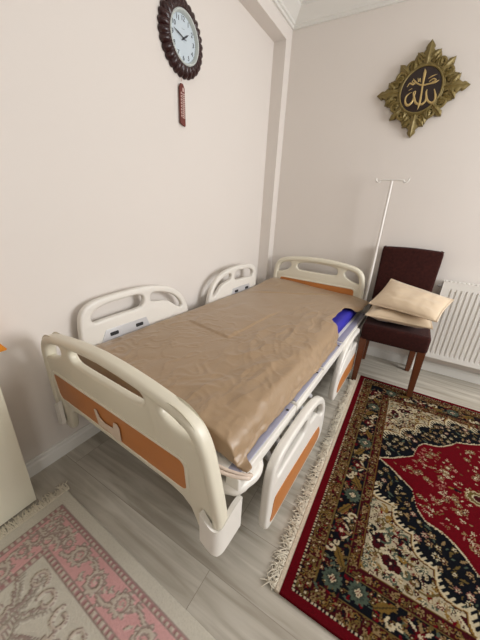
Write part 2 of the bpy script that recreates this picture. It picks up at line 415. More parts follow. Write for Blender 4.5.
def side_rail(uc, v0, dirn, z0, Lr, outward, strip, plate, H=.364):
    o, lh, sh = rail_geo(Lr, H)
    mt = basis((0, dirn, 0), (0, 0, 1), (1, 0, 0), (LU(uc), LV(v0), z0))
    bm = bmesh.new()
    plate_into(bm, o, [lh, sh], 0.018, 0.0115, mt)
    r = obj('side_rail', bm, MT['whiteplastic'], bed)
    if strip:
        bm = bmesh.new()
        st = spl([(.055, .035), (.30, .030), (Lr-.12, .032), (Lr-.075, .045), (Lr-.065, .085), (Lr-.085, .125), (Lr-.12, .150), (.30, .168), (.085, .180), (.050, .165), (.042, .10)], 4, True)
        st = [(x, z*H/.42) for x, z in st]
        plate_into(bm, st, [], 0.003, 0.001, mt)
        for q in bm.verts: q.co.x += outward*0.0170
        p = obj('panel', bm, MT['orange'], r); p['label'] = 'orange insert strip'
    if plate:
        bm = bmesh.new(); plate_into(bm, [(.06, .08), (.40, .08), (.36, .195), (.12, .195)], [], 0.004, 0.002, mt)
        for q in bm.verts: q.co.x -= outward*0.0175
        obj('label_plate', bm, MT['silver'], r)
        for a in (.16, .31):
            bm = bmesh.new(); plate_into(bm, rrect(a-.022, a+.022, .158, .176, .004), [], 0.004, 0.001, mt)
            for q in bm.verts: q.co.x -= outward*0.022
            obj('latch', bm, MT['dark'], r)
    # pivot arms down to the frame
    for a in (.18, Lr-.22):
        bm = bmesh.new()
        v = v0+dirn*a
        ui = uc-outward*0.012
        ud = uc-outward*0.10
        tube(bm, [(LU(x), LV(v+dv), z) for x, dv, z in spl([(ui, 0, z0+.12), (uc-outward*.045, .01, z0+.12), (uc-outward*.06, .03, .30), (ud, .05, .36)], 6)], 0.010, 10)
        obj('pivot_arm', bm, MT['steel'], r)
    return r
side_rail(1.007, -1.868, 1, 0.050, 0.635, 1, True, False)      # near right, lowered
side_rail(0.981, -0.405, -1, 0.070, 0.555, 1, True, False)     # far right, lowered
side_rail(0.040, -1.935, 1, 0.401, 0.705, -1, False, True)     # near left, raised
side_rail(0.040, -0.385, -1, 0.391, 0.660, -1, False, True)    # far left, raised

# deck sections, film, frame, casters
for a, b in ((-2.0, -1.575), (-1.567, -1.23), (-1.222, -.86), (-.852, -.17)):
    bm = bmesh.new()
    box(bm, LU(.07), LU(.93), LV(a), LV(b), .425, .445, .004)
    box(bm, LU(.928), LU(.977), LV(a), LV(b), .392, .440, .005)
    box(bm, LU(.05), LU(.075), LV(a), LV(b), .395, .450, .006)
    d = obj('deck_section', bm, MT['whiteplastic'], bed)
    bm = bmesh.new(); box(bm, LU(.926), LU(.966), LV(a)+.012, LV(b)-.006, .4395, .4450, .002)
    f = obj('edge_film', bm, MT['lav'], d); f['label'] = 'lavender protective film'
    bm = bmesh.new()
    tube(bm, [(LU(.960), LV(b)-.055, .4465), (LU(.960), LV(b)-.055, .4435)], .006, 10)
    obj('screw', bm, MT['dark'], d)
bm = bmesh.new()
for u in (.15, .80): box(bm, LU(u), LU(u+.05), LV(-1.93), LV(-.2), .345, .40, .008)
for v in (-1.75, -1.2, -.45): box(bm, LU(.16), LU(.84), LV(v), LV(v+.05), .35, .395, .008)
tube(bm, [(LU(u), LV(v), .372) for u, v in spl([(.83, -1.80), (.955, -1.86), (.965, -1.94), (.90, -1.995), (.5, -2.0), (.1, -1.995), (.03, -1.94), (.05, -1.86), (.17, -1.8)], 6)], 0.028, 12, flat=.8)
obj('frame', bm, MT['whiteplastic'], bed)
bm = bmesh.new()
for v, w2 in ((-1.62, .03), (-1.50, -.03), (-1.38, .03), (-.8, -.03)):
    tube(bm, [(LU(.86), LV(v), .39), (LU(.93+w2*.5), LV(v+.05), .33), (LU(.94), LV(v+.11), .29)], .013, 10)
tube(bm, [(LU(.925), LV(-1.85), .33), (LU(.925), LV(-.45), .33)], .012, 10)
tube(bm, [(LU(.88), LV(-1.80), .30), (LU(.88), LV(-.5), .37)], .012, 10)
for v in (-1.80, -1.72, -1.60, -1.53):
    tube(bm, [(LU(x), LV(v+dv), z) for x, dv, z in spl([(.935, 0, .385), (.962, .01, .365), (.975, .02, .325), (.965, .05, .285), (.94, .07, .27)], 5)], .011, 10)
obj('linkage', bm, MT['silver'], bed)
for u in (.24, .74):
    for v in (-1.58, -.42):
        bm = bmesh.new()
        tube(bm, [(LU(u), LV(v), .35), (LU(u), LV(v), .12)], .022, 14)
        box(bm, LU(u)-.026, LU(u)-.018, LV(v)-.03, LV(v)+.03, .045, .125); box(bm, LU(u)+.018, LU(u)+.026, LV(v)-.03, LV(v)+.03, .045, .125)
        box(bm, LU(u)-.026, LU(u)+.026, LV(v)-.03, LV(v)+.03, .115, .125)
        c = obj('leg', bm, MT['steel'], bed)
        bm = bmesh.new(); lathe(bm, [(.02, -.016), (.052, -.016), (.06, -.008), (.06, .008), (.052, .016), (.02, .016)], 28, basis((0, 1, 0), (0, 0, 1), (1, 0, 0), (LU(u), LV(v), .06)), True)
        obj('caster_wheel', bm, MT['dark'], c)
for k in range(2):
    bm = bmesh.new()
    tube(bm, [(LU(a), LV(b), c) for a, b, c in spl([(.82, -2.02-.016*k, .470), (.885, -2.012-.016*k, .462), (.945, -1.992-.014*k, .448), (.985, -1.970-.012*k, .440), (.992, -1.950-.01*k, .425), (.965, -1.94, .408)], 6)], .0055, 10, flat=.7)
    obj('strap', bm, MT['strap'], bed)

# ------------------------------------------------------------------ mattress and sheet
mt_ = thing('mattress', 'blue mattress mostly hidden under the brown sheet on the hospital bed', 'mattress', bedpt(UC, VC, .446), BA)
bm = bmesh.new(); box(bm, LU(.078), LU(.914), LV(-1.925), LV(-.15), 0, .070, .030, 5)
obj('cover', bm, MT['blue'], mt_)
bm = bmesh.new()
for z in (.020, .042):
    tube(bm, [(LU(x), LV(y), z) for x, y in rrect(.0765, .9155, -1.9265, -.1485, .04)], .003, 8, True)
obj('piping', bm, MT['blue'], mt_)

def sstep(a, b, x):
    t = min(max((x-a)/(b-a), 0), 1); return t*t*(3-2*t)
ZT = .542
prof = spl([(.050, ZT-.055), (.056, ZT-.02), (.075, ZT), (.12, ZT+.003)], 5)[:-1] + [(u, ZT+.003) for u in np.linspace(.12, .855, 90)] + spl([(.855, ZT+.003), (.900, ZT-.006), (.926, ZT-.028), (.938, ZT-.062), (.946, ZT-.088), (.958, ZT-.094), (.985, ZT-.09), (1.005, ZT-.085)], 6)[1:]
prof = np.array(prof); dl_ = np.r_[0, np.cumsum(np.hypot(*np.diff(prof, axis=0).T))]
def Cs(l): return float(np.interp(l, dl_, prof[:, 0])), float(np.interp(l, dl_, prof[:, 1]))
def l_of_u(u): return float(np.interp(u, prof[:, 0], dl_))
def hem(v):
    full = l_of_u(.947 + .007*sstep(-1.7, -1.4, v) + .006*noise.noise((v*4, 2, 0)) + .004*noise.noise((v*17, 5, 0)))
    full += .040*sstep(-1.915, -1.95, v)
    top = l_of_u(.862 + .008*noise.noise((v*20, 8, 0)))
    tail = l_of_u(.925)+.01
    k = sstep(-.93, -.78, v); k2 = sstep(-.50, -.40, v)
    return full*(1-k) + k*(top*(1-k2)+tail*k2)
def spl_foot(e):
    t = min(e/.02, 1); return .013*math.sin(t*PI/2), (.006*t*t if e < .02 else .006+(e-.02))
NV, NU = 300, 170
vs_ = np.linspace(-2.05, -.128, NV)
me = bpy.data.meshes.new('bed_sheet'); V = []; F = []
def fold(p, a, b, wd):
    """signed distance helper for a crease between a and b."""
    ax, ay = a; bx, by = b; dx, dy = bx-ax, by-ay; L = math.hypot(dx, dy)
    t = ((p[0]-ax)*dx+(p[1]-ay)*dy)/L/L; s = ((p[0]-ax)*dy-(p[1]-ay)*dx)/L
    return t, s
for i, v in enumerate(vs_):
    lm = hem(v)
    for j in range(NU):
        l = lm*j/(NU-1); u, z = Cs(l)
        onTop = sstep(.06, .10, u)*(1-sstep(.90, .935, u))
        # soft undulation, quilted embossing, and long folds on the right side
        n = .0045*noise.noise((u*4, v*3, 1)) + .0035*noise.noise((u*10+2*noise.noise((u*5, v*5, 9)), v*8, 3))
        q = noise.noise((u*13+1.5*noise.noise((u*9, v*9, 4)), v*11+1.5*noise.noise((u*9, v*9, 7)), 6))
        q = (1-min(abs(q)*5, 1))**2
        n = n*.8 + .0030*q*(0.15+.85*sstep(-1.0, -1.35, v))
        rs = sstep(.45, .8, u)*sstep(-.45, -.8, v)
        ph = noise.noise((u*7-v*2.2, (u+v)*2.2, 11))
        n += rs*(.008*(1-min(abs(ph)*4, 1))**2 + .006*noise.noise((u*16, v*9, 14)) + .003*(1-min(abs(noise.noise((u*15+v*4, v*7, 21)))*6, 1))**2)
        dz = 0
        # flap edges of the folded layer near the head
        t1, s1 = fold((u, v), (.515, -1.43), (.54, -.88), 0)
        t2, s2 = fold((u, v), (.515, -1.43), (.18, -1.385), 0)
        inside = sstep(.006, -.006, s1)*sstep(-.006, .006, s2)*(1-sstep(.75, 1.1, t1))*(1-sstep(.85, 1.05, t2))
        dz += .007*inside
        t3, s3 = fold((u, v), (.14, -.62), (.80, -.16), 0)
        dz += .008*math.exp(-(s3/.012)**2)*sstep(-.1, .15, t3)*(1-sstep(.75, 1.0, t3))
        dz += .030*sstep(.02, -.30, -s3 if False else s3)*sstep(-.62, -.15, v)*(1-.8*sstep(.1, .8, u))
        z2 = z + onTop*(n+dz+.004) if onTop > 0 else z
        sd = sstep(.91, .935, u)
        u2 = u + sd*(.008*noise.noise((v*9, z*30, 3))+.004*noise.noise((v*30, z*40, 8)))
        if v > -.42 and u > .90:      # corner tail flaring out at the head end
            k = sstep(-.42, -.34, v)*sstep(.90, .95, u+.03*(ZT-z)/.05)
            u2 += .035*k; z2 += .012*k
        vv = v
        if v < -1.955:          # foot end drops over the end of the mattress
            e = (-1.955-v); fo = spl_foot(e); vv, z2 = -1.955-fo[0], z2-fo[1]*min(1, max(0, (z2-.45)/.09))
        z2 -= .012*sstep(.60, .93, u)*sstep(-.9, -1.5, v)*min(1, max(0, (z2-.455)/.03))
        V.append((LU(u2), LV(vv), z2))
for i in range(NV-1):
    for j in range(NU-1):
        a = i*NU+j; F.append((a, a+1, a+NU+1, a+NU))
me.from_pydata(V, [], F); me.update()
for p in me.polygons: p.use_smooth = True
sh = link('bed_sheet', me, MT['sheet']); sh.location = bedpt(UC, VC, 0); sh.rotation_euler = (0, 0, BA)
sm = sh.modifiers.new('thick', 'SOLIDIFY'); sm.thickness = .0025; sm.offset = 1
tag(sh, 'crumpled light brown satin sheet spread over the hospital bed', 'bed sheet')

# ------------------------------------------------------------------ drip stand pole at the head of the bed
iv = thing('iv_pole', 'thin white drip pole with two hooks rising behind the headboard', 'drip pole', bedpt(.926, -.078, 0.30), BA)
bm = bmesh.new(); tube(bm, [(0, 0, .04), (0, 0, .62)], .011, 14); obj('outer_tube', bm, MT['pole'], iv)
bm = bmesh.new(); tube(bm, [(0, 0, .60), (0, 0, 1.106)], .009, 14); obj('pole', bm, MT['pole'], iv)
bm = bmesh.new()
half_ = [(.068, 0, 1.110), (.078, 0, 1.100), (.090, 0, 1.098), (.101, 0, 1.106), (.106, 0, 1.122)]
hk = spl([(-x, y, z) for x, y, z in half_[::-1]] + [(0, 0, 1.112)] + half_, 6)
tube(bm, hk, .0065, 10); obj('hook_bar', bm, MT['pole'], iv)
bm = bmesh.new(); box(bm, -.075, .018, -.018, .018, .045, .095, .006); box(bm, -.075, -.045, -.018, .018, .045, .095, .004); obj('socket', bm, MT['steel'], iv)

# ------------------------------------------------------------------ chair and cushions
ch = thing('dining_chair', 'dark brown upholstered chair with wooden legs beside the radiator', 'chair', (1.18, -.32, 0))
cx, cy = 1.18, -.32
bm = bmesh.new(); box(bm, .982-cx, 1.395-cx, -.555-cy, -.10-cy, .350, .472, .022, 4)
for q in bm.verts:
    if q.co.z > .46: q.co.z += .006*(1-min(1, (q.co.x/.2)**2))
obj('seat', bm, MT['velvet'], ch)
bm = bmesh.new()
g = []
bl = spl([(-.190, .37), (-.193, .55), (-.196, .75), (-.200, .90), (-.197, .945), (-.180, .955), (0, .962), (.180, .955), (.197, .945), (.200, .90), (.196, .75), (.193, .55), (.190, .37)], 5)
plate_into(bm, bl, [], .030, .016, basis((1, 0, 0), (0, 0, 1), (0, -1, 0)))
for q in bm.verts:
    z = q.co.z; q.co = Vector((q.co.x-.02, q.co.y + (-.105-cy) + .055*((z-.45)/.5), z))
obj('backrest', bm, MT['velvet'], ch)
for x, y, dx, dy, zb in ((1.365, -.527, .008, 0, .0105), (1.006, -.527, -.002, 0, 0), (1.008, -.130, 0, .012, 0), (1.350, -.130, 0, .012, 0)):
    bm = bmesh.new()
    rows = []
    for z, h in ((zb, .016), (.12, .019), (.37, .024)):
        f = 1-z/.37
        rows.append([bm.verts.new((x-cx+dx*f+sx*h, y-cy+dy*f+sy*h, z)) for sx, sy in ((-1, -1), (1, -1), (1, 1), (-1, 1))])
    for A, B in zip(rows, rows[1:]):
        for k in range(4): bm.faces.new((A[k], A[(k+1) % 4], B[(k+1) % 4], B[k]))
    bm.faces.new(rows[0][::-1]); bm.faces.new(rows[-1])
    bmesh.ops.bevel(bm, geom=bm.edges[:], offset=.004, segments=2, affect='EDGES')
    obj('leg', bm, MT['wood'], ch)

def pillow(name, cor, th, seed, label):
    FL, FR, BR, BL = [Vector(c) for c in cor]
    cen = (FL+FR+BR+BL)/4
    nn = (FR-FL).cross(BL-FL).normalized(); n = 34
    root = thing(name, label, 'cushion', cen-nn*th, 0, 'cream cushions stacked on the chair')
    off = root.location.copy()
    bm = bmesh.new(); G = {}
    for side in (1, -1):
        for i in range(n+1):
            for j in range(n+1):
                a, b = i/n, j/n; x, y = 2*a-1, 2*b-1
                edge = i in (0, n) or j in (0, n)
                if side < 0 and edge: G[side, i, j] = G[1, i, j]; continue
                # pinch the sides in so the four corners stand out
                xa = x*(1-.05*(1-y*y)); ya = y*(1-.05*(1-x*x)); a2, b2 = (xa+1)/2, (ya+1)/2
                p = FL*(1-a2)*(1-b2)+FR*a2*(1-b2)+BR*a2*b2+BL*(1-a2)*b2
                h = th*((1-abs(x)**2.6)*(1-abs(y)**2.6))**.55
                wv = noise.noise((x*2.2+seed, y*2.2, side))*.010 + noise.noise((x*6+seed, y*6, side*3))*.004
                e = min(1, 3*(1-max(abs(x), abs(y))))
                p = p + nn*(side*h + e*wv)
                G[side, i, j] = bm.verts.new(p-off)
    for side in (1, -1):
        for i in range(n):
            for j in range(n):
                q = [G[side, i, j], G[side, i+1, j], G[side, i+1, j+1], G[side, i, j+1]]
                try: bm.faces.new(q if side > 0 else q[::-1])
                except ValueError: pass
    ring = [G[1, i, 0].co.copy() for i in range(n)]+[G[1, n, j].co.copy() for j in range(n)]+[G[1, i, n].co.copy() for i in range(n, 0, -1)]+[G[1, 0, j].co.copy() for j in range(n, 0, -1)]
    obj('cover', bm, MT['satin'], root, angle=80)
    bm = bmesh.new(); tube(bm, ring, .0055, 8, True); obj('piping', bm, MT['satin'], root)
pillow('cushion', [(.985, -.545, .534), (1.380, -.540, .534), (1.388, -.165, .540), (.995, -.165, .540)], .055, 3.1, 'lower cream cushion lying flat on the brown chair seat')
pillow('cushion', [(.985, -.455, .595), (1.385, -.585, .597), (1.478, -.225, .662), (1.075, -.190, .735)], .046, 9.7, 'upper cream cushion, tilted up against the chair back')

# ------------------------------------------------------------------ radiator
ra = thing('radiator', 'white ribbed panel radiator on the back wall beside the chair', 'radiator', (1.41, -.03, .157))
W, H = 1.2, .60
bm = bmesh.new()
# ribbed front sheet: profile in x, extruded in z with flat margins at the top and bottom
xs = []; x = .03
while x < W-.03:
    xs += [(x, 0), (x+.015, 0), (x+.018, .008), (x+.025, .009), (x+.028, 0)]; x += .031
xs = [(0, 0)] + xs + [(W, 0)]
zs = [(0, 0), (.038, 0), (.052, 1), (H-.062, 1), (H-.048, 0), (H, 0)]
grid = [[bm.verts.new((px, -.070+d*k, z)) for px, d in xs] for z, k in zs]
for A, B in zip(grid, grid[1:]):
    for k in range(len(xs)-1): bm.faces.new((A[k], A[k+1], B[k+1], B[k]))
obj('front_panel', bm, MT['radiator'], ra, angle=30)
bm = bmesh.new(); box(bm, 0, W, -.012, 0, .02, H-.02, .003); box(bm, .02, W-.02, -.052, -.02, .05, H-.03); obj('back_panel', bm, MT['radiator'], ra)
for x in (-.003, W-.001):
    bm = bmesh.new(); box(bm, x, x+.004, -.071, .0, 0, H, .001); obj('side_cover', bm, MT['radiator'], ra)
bm = bmesh.new()
for k in range(46): box(bm, .012+k*.0258, .024+k*.0258, -.064, -.006, H-.004, H)
box(bm, 0, W, -.0705, -.064, H-.006, H+.001); box(bm, 0, W, -.008, 0, H-.006, H+.001)
obj('top_grille', bm, MT['radiator'], ra)
bm = bmesh.new(); tube(bm, [(-.003, -.035, H-.04), (-.024, -.035, H-.04)], .010, 12); tube(bm, [(-.024, -.035, H-.04), (-.034, -.035, H-.04)], .006, 6); obj('bleed_valve', bm, MT['steel'], ra)
for z in (.1, H-.1):
    for x in (.15, W-.15):
        bm = bmesh.new(); box(bm, x-.02, x+.02, 0, .0295, z-.03, z+.03); obj('bracket', bm, MT['steel'], ra)
bm = bmesh.new(); tube(bm, [(.02, -.035, .06), (-.02, -.035, .05), (-.03, -.035, .03), (-.03, -.035, -.156)], .009, 10); obj('pipe', bm, MT['radiator'], ra)

# ------------------------------------------------------------------ wall clock
CY, CZ = -1.148, 1.960
ck = thing('wall_clock', 'round wall clock with scalloped dark brown rim and pale blue dial', 'clock', (XW, CY, CZ))
# local frame: face normal +x ; a = to the right as seen (-> +y), b = up
mtc = basis((0, .93, 0), (0, 0, .93), (1, 0, 0))
bm = bmesh.new(); seg = 240; NS = 28
prof = [(.108, .004), (.112, .030), (.120, .037), (.132, .036), (.146, .030), (.158, .022), (.166, .012), (.166, .002), (.108, .002)]
rings = []
for r, z in prof:
    R = []
    for k in range(seg):
        t = 2*PI*k/seg; k2 = max(0, (r-.118)/.048); fl = abs(math.sin(NS/2*t))**.7
        rr = r + k2*(.012*fl-.006); zz = z*(1 + .22*k2*(fl-.5)) + (.004*(fl-.5) if .125 < r < .16 and z > .02 else 0)
        R.append(bm.verts.new(mtc @ Vector((rr*math.cos(t), rr*math.sin(t), zz))))
    rings.append(R)
for A, B in zip(rings, rings[1:]):
    for k in range(seg): bm.faces.new((A[k], A[(k+1) % seg], B[(k+1) % seg], B[k]))
obj('rim', bm, MT['rim'], ck)
bm = bmesh.new(); lathe(bm, [(.100, .018), (.103, .028), (.107, .035), (.112, .036), (.117, .033), (.119, .028)], 96, mtc); obj('bezel', bm, MT['bezel'], ck)
bm = bmesh.new(); lathe(bm, [(.0005, .018), (.108, .018)], 96, mtc); obj('dial', bm, MT['face'], ck)
bm = bmesh.new()
for h in range(1, 13):
    t = PI/2-h*PI/6
    text_into(bm, str(h), .030, .0004, mtc @ Matrix.Translation((.083*math.cos(t), .083*math.sin(t), .0192)))
for k in range(60):
    t = k*PI/30; c, s = math.cos(t), math.sin(t)
    tube(bm, [mtc @ Vector((.0985*c, .0985*s, .0189)), mtc @ Vector((.1015*c, .1015*s, .0189))], .0007 if k % 5 else .0014, 4)
text_into(bm, '___', .012, .0003, mtc @ Matrix.Translation((0, .046, .0192)))
obj('lettering', bm, MT['ink'], ck)
def hand(ang, length, w, z):
    bm = bmesh.new(); c, s = math.cos(ang), math.sin(ang)
    pts = [(-.018, -w*.5), (-.018, w*.5), (length*.6, w), (length, 0.0006), (length, -.0006), (length*.6, -w)]
    plate_into(bm, pts, [], .0008, .0002, mtc @ Matrix.Translation((0, 0, z)) @ Matrix.Rotation(ang, 4, 'Z'))
    return bm
obj('hour_hand', hand(PI/2-2*PI*(1.79/12), .050, .0042, .022), MT['ink'], ck)
obj('minute_hand', hand(PI/2-2*PI*(47/60), .080, .003, .025), MT['ink'], ck)
bm = bmesh.new(); lathe(bm, [(.005, .020), (.005, .028), (.001, .029)], 16, mtc); obj('hub', bm, MT['ink'], ck)

# charm strip hanging from the clock
cm = thing('hanging_charm', 'narrow red-brown hanging charm strip below the wall clock', 'charm', (XW+.012, -1.160, 1.584))
bm = bmesh.new(); plate_into(bm, [(-.021, .012), (.018, 0), (.022, .006), (.019, .186), (.006, .204), (-.010, .204), (-.021, .186)], [], .005, .002, mtc); obj('strip', bm, MT['charm'], cm)
bm = bmesh.new()
for k in range(13): plate_into(bm, rrect(-.004, .016, .040+k*.0095, .045+k*.0095, .001, 2), [], .0006, .0002, mtc @ Matrix.Translation((0, 0, .0055)))
for k in range(8): plate_into(bm, rrect(-.016, -.008, .044+k*.0155, .054+k*.0155, .002, 2), [], .0006, .0002, mtc @ Matrix.Translation((0, 0, .0055)))
plate_into(bm, rrect(-.002, .010, .166, .186, .005), [], .0006, .0002, mtc @ Matrix.Translation((0, 0, .0055)))
obj('lettering', bm, MT['charmpale'], cm)
bm = bmesh.new(); tube(bm, [(-.002, 0, .200), (-.001, .0, .212), (.0, 0, .235)], .0015, 6); obj('cord', bm, MT['charmpale'], cm)

# ------------------------------------------------------------------ carved gilt plaque with calligraphy
PX, PZ = .962, 1.951
pq = thing('wall_plaque', 'carved antique gold plaque with calligraphy on a black oval', 'plaque', (PX, 0, PZ))
mp_ = basis((1, 0, 0), (0, 0, 1), (0, -1, 0))
bm = bmesh.new()
def leaf(bm, x, y, ang, ln, wd, h0, lobes=3, hz=.014):
    """carved acanthus leaf: lobed outline, raised mid-rib, scooped lobes."""
    n = 22; rows = []
    c, s = math.cos(ang), math.sin(ang)
    for i in range(n+1):
        f = i/n
        env = wd*(math.sin(PI*min(1, f*.90+.10))**.6)*(1-.15*f)
        lob = .55+.45*abs(math.sin(PI*(f*lobes+.15)))
        hw = max(env*lob, .001) if i < n else .0008
        arch = hz*math.sin(PI*min(1, f*.9+.15))
        row = []
        for k in range(-4, 5):
            e = k/4; lx = ln*f - abs(e)*hw*.25; ly = e*hw
            rib = (1-abs(e))**1.2*.010 + .004*math.cos(e*PI*3)*(1-abs(e)*.3)
            zz = h0 + arch*(1-.6*e*e) + rib*(1-.5*f) if abs(k) < 4 else h0*.3
            row.append(bm.verts.new(mp_ @ Vector((x+lx*c-ly*s, y+lx*s+ly*c, zz))))
        rows.append(row)
    for A, B in zip(rows, rows[1:]):
        for k in range(8): bm.faces.new((A[k], A[k+1], B[k+1], B[k]))
def scroll(bm, x, y, r, a0, a1, rad, z):
    n = 22; pts = []; rr = []
    for i in range(n+1):
        f = i/n; t = a0+(a1-a0)*f; q = r*(1-.62*f)
        pts.append(mp_ @ Vector((x+q*math.cos(t), y+q*math.sin(t), z+.004*math.sin(PI*f)))); rr.append(rad*(1-.4*f))
    tube(bm, pts, rr, 8)
# back plate (lozenge) and oval ring
plate_into(bm, [((.150+.042*abs(math.cos(2*t))**3)*math.cos(t), (.150+.042*abs(math.cos(2*t))**3)*math.sin(t)) for t in np.linspace(0, 2*PI, 96, endpoint=False)], [], .010, .004, mp_ @ Matrix.Translation((0, 0, .012)))
ov = [(.119*math.cos(t), .128*math.sin(t)) for t in np.linspace(0, 2*PI, 64, endpoint=False)]
tube(bm, [mp_ @ Vector((x, y, .036)) for x, y in ov], .0065, 10, True)
tube(bm, [mp_ @ Vector((x*1.07, y*1.07, .031)) for x, y in ov], .006, 8, True)
for ang, ext in ((PI/2, .262), (0, .266), (-PI/2, .266), (PI, .266)):
    c, s_ = math.cos(ang), math.sin(ang)
    leaf(bm, .125*c, .125*s_, ang, ext-.125, .046, .018, 4, .018)
    for sg in (1, -1):
        a2 = ang+sg*.30; leaf(bm, .140*math.cos(a2), .140*math.sin(a2), ang+sg*.42, .064, .032, .018, 2)
        leaf(bm, .165*math.cos(ang+sg*.12), .165*math.sin(ang+sg*.12), ang+sg*.85, .060, .026, .022, 2)
        a3 = ang+sg*.52; scroll(bm, .152*math.cos(a3), .152*math.sin(a3), .034, ang+sg*2.6, ang-sg*2.8, .010, .026)
        leaf(bm, .128*math.cos(a3), .128*math.sin(a3), ang+sg*.1, .058, .030, .024, 2)
for k in range(4):
    ang = PI/4+k*PI/2; leaf(bm, .125*math.cos(ang), .125*math.sin(ang), ang, .092, .034, .022, 3)
    for sg in (1, -1): leaf(bm, .14*math.cos(ang+sg*.2), .14*math.sin(ang+sg*.2), ang+sg*.75, .050, .024, .022, 2)
obj('carved_frame', bm, MT['gold'], pq)
bm = bmesh.new(); plate_into(bm, ov, [], .004, .001, mp_ @ Matrix.Translation((0, 0, .030))); obj('oval', bm, MT['black'], pq)
bm = bmesh.new()
def stroke(pts, wds):
    p = spl([(x-PX, y-PZ, 0) for x, y in pts], 6)
    w_ = np.interp(np.linspace(0, 1, len(p)), np.linspace(0, 1, len(wds)), wds)
    tube(bm, [mp_ @ Vector((x, y, .036)) for x, y, _ in p], [float(q) for q in w_], 8)
stroke([(.959, 2.061), (.964, 2.04), (.966, 1.999), (.968, 1.971), (.973, 1.912), (.974, 1.872), (.971, 1.841)], [.001, .0085, .0065, .005, .006, .0075, .001])
stroke([(1.039, 1.946), (1.055, 1.909), (1.058, 1.884), (1.046, 1.871), (1.026, 1.879), (1.010, 1.898), (.998, 1.931), (1.000, 1.948)], [.002, .007, .0075, .0075, .006, .006, .006, .002])
stroke([(.998, 1.931), (1.006, 1.891), (.993, 1.872), (.975, 1.869)], [.005, .0065, .007, .005])
stroke([(.975, 1.869), (.951, 1.881), (.936, 1.908), (.924, 1.937), (.935, 1.945), (.932, 1.917), (.929, 1.892), (.913, 1.873), (.897, 1.876), (.886, 1.894), (.884, 1.919), (.898, 1.936), (.916, 1.943)], [.006, .007, .006, .004, .003, .004, .006, .0075, .0075, .006, .005, .003, .001])
stroke([(.905, 2.015), (.920, 1.998), (.940, 1.984), (.967, 1.974), (1.005, 1.977), (1.035, 1.981), (1.056, 1.990)], [.002, .005, .004, .0045, .0045, .006, .001])
stroke([(.99, 2.005), (1.01, 2.015), (1.036, 2.022)], [.001, .004, .001])
stroke([(1.000, 1.989), (1.020, 2.001), (1.036, 1.992), (1.016, 1.984)], [.002, .0035, .0045, .002])
stroke([(.878, 1.976), (.890, 1.993), (.912, 1.984), (.918, 2.003)], [.002, .004, .004, .001])
stroke([(.893, 1.955), (.911, 1.964)], [.002, .002]); stroke([(.931, 2.016), (.939, 1.996), (.944, 2.012), (.951, 1.992)], [.002, .003, .003, .002])
stroke([(.912, 2.011), (.902, 2.000), (.924, 1.985)], [.002, .003, .002])
obj('lettering', bm, MT['script'], pq)

# ------------------------------------------------------------------ cabinet and box at the left edge
cb = thing('cabinet', 'slim cream cabinet against the wall beside the pink rug', 'cabinet', (XW, -2.284, 0))
bm = bmesh.new(); box(bm, .004, .136, -1.15, 0, .0, .655, .002); box(bm, .001, .152, -1.16, .0, .655, .68, .004); obj('carcass', bm, MT['cabinet'], cb)
for k in range(2):
    bm = bmesh.new(); box(bm, .1362, .1515, -1.148+k*.576, -.574+k*.576-.002+.001, .006, .651, .002); d = obj('door', bm, MT['cabinet'], cb)
    bm = bmesh.new(); yk = -.60 if k == 0 else -.55
    lathe(bm, [(.006, 0), (.006, .012), (.012, .018), (.010, .024), (.001, .025)], 16, basis((0, 1, 0), (0, 0, 1), (1, 0, 0), (.1515, yk, .45))); obj('knob', bm, MT['steel'], d)
ob = thing('storage_box', 'amber orange box poking out over the end of the cream cabinet', 'box', (-.03, -2.382, .680))
def bin_shape(z0, z1, g):
    bm = bmesh.new(); box(bm, -.06-g, .05+g, -.16-g, .158+g, z0, z1)
    for q in bm.verts:
        if q.co.y > 0: q.co.y -= .55*q.co.z
    bmesh.ops.bevel(bm, geom=bm.edges[:], offset=.003, segments=2, affect='EDGES'); return bm
obj('body', bin_shape(0, .12, 0), MT['amber'], ob)
obj('lid', bin_shape(.12, .145, .003), MT['amber'], ob)

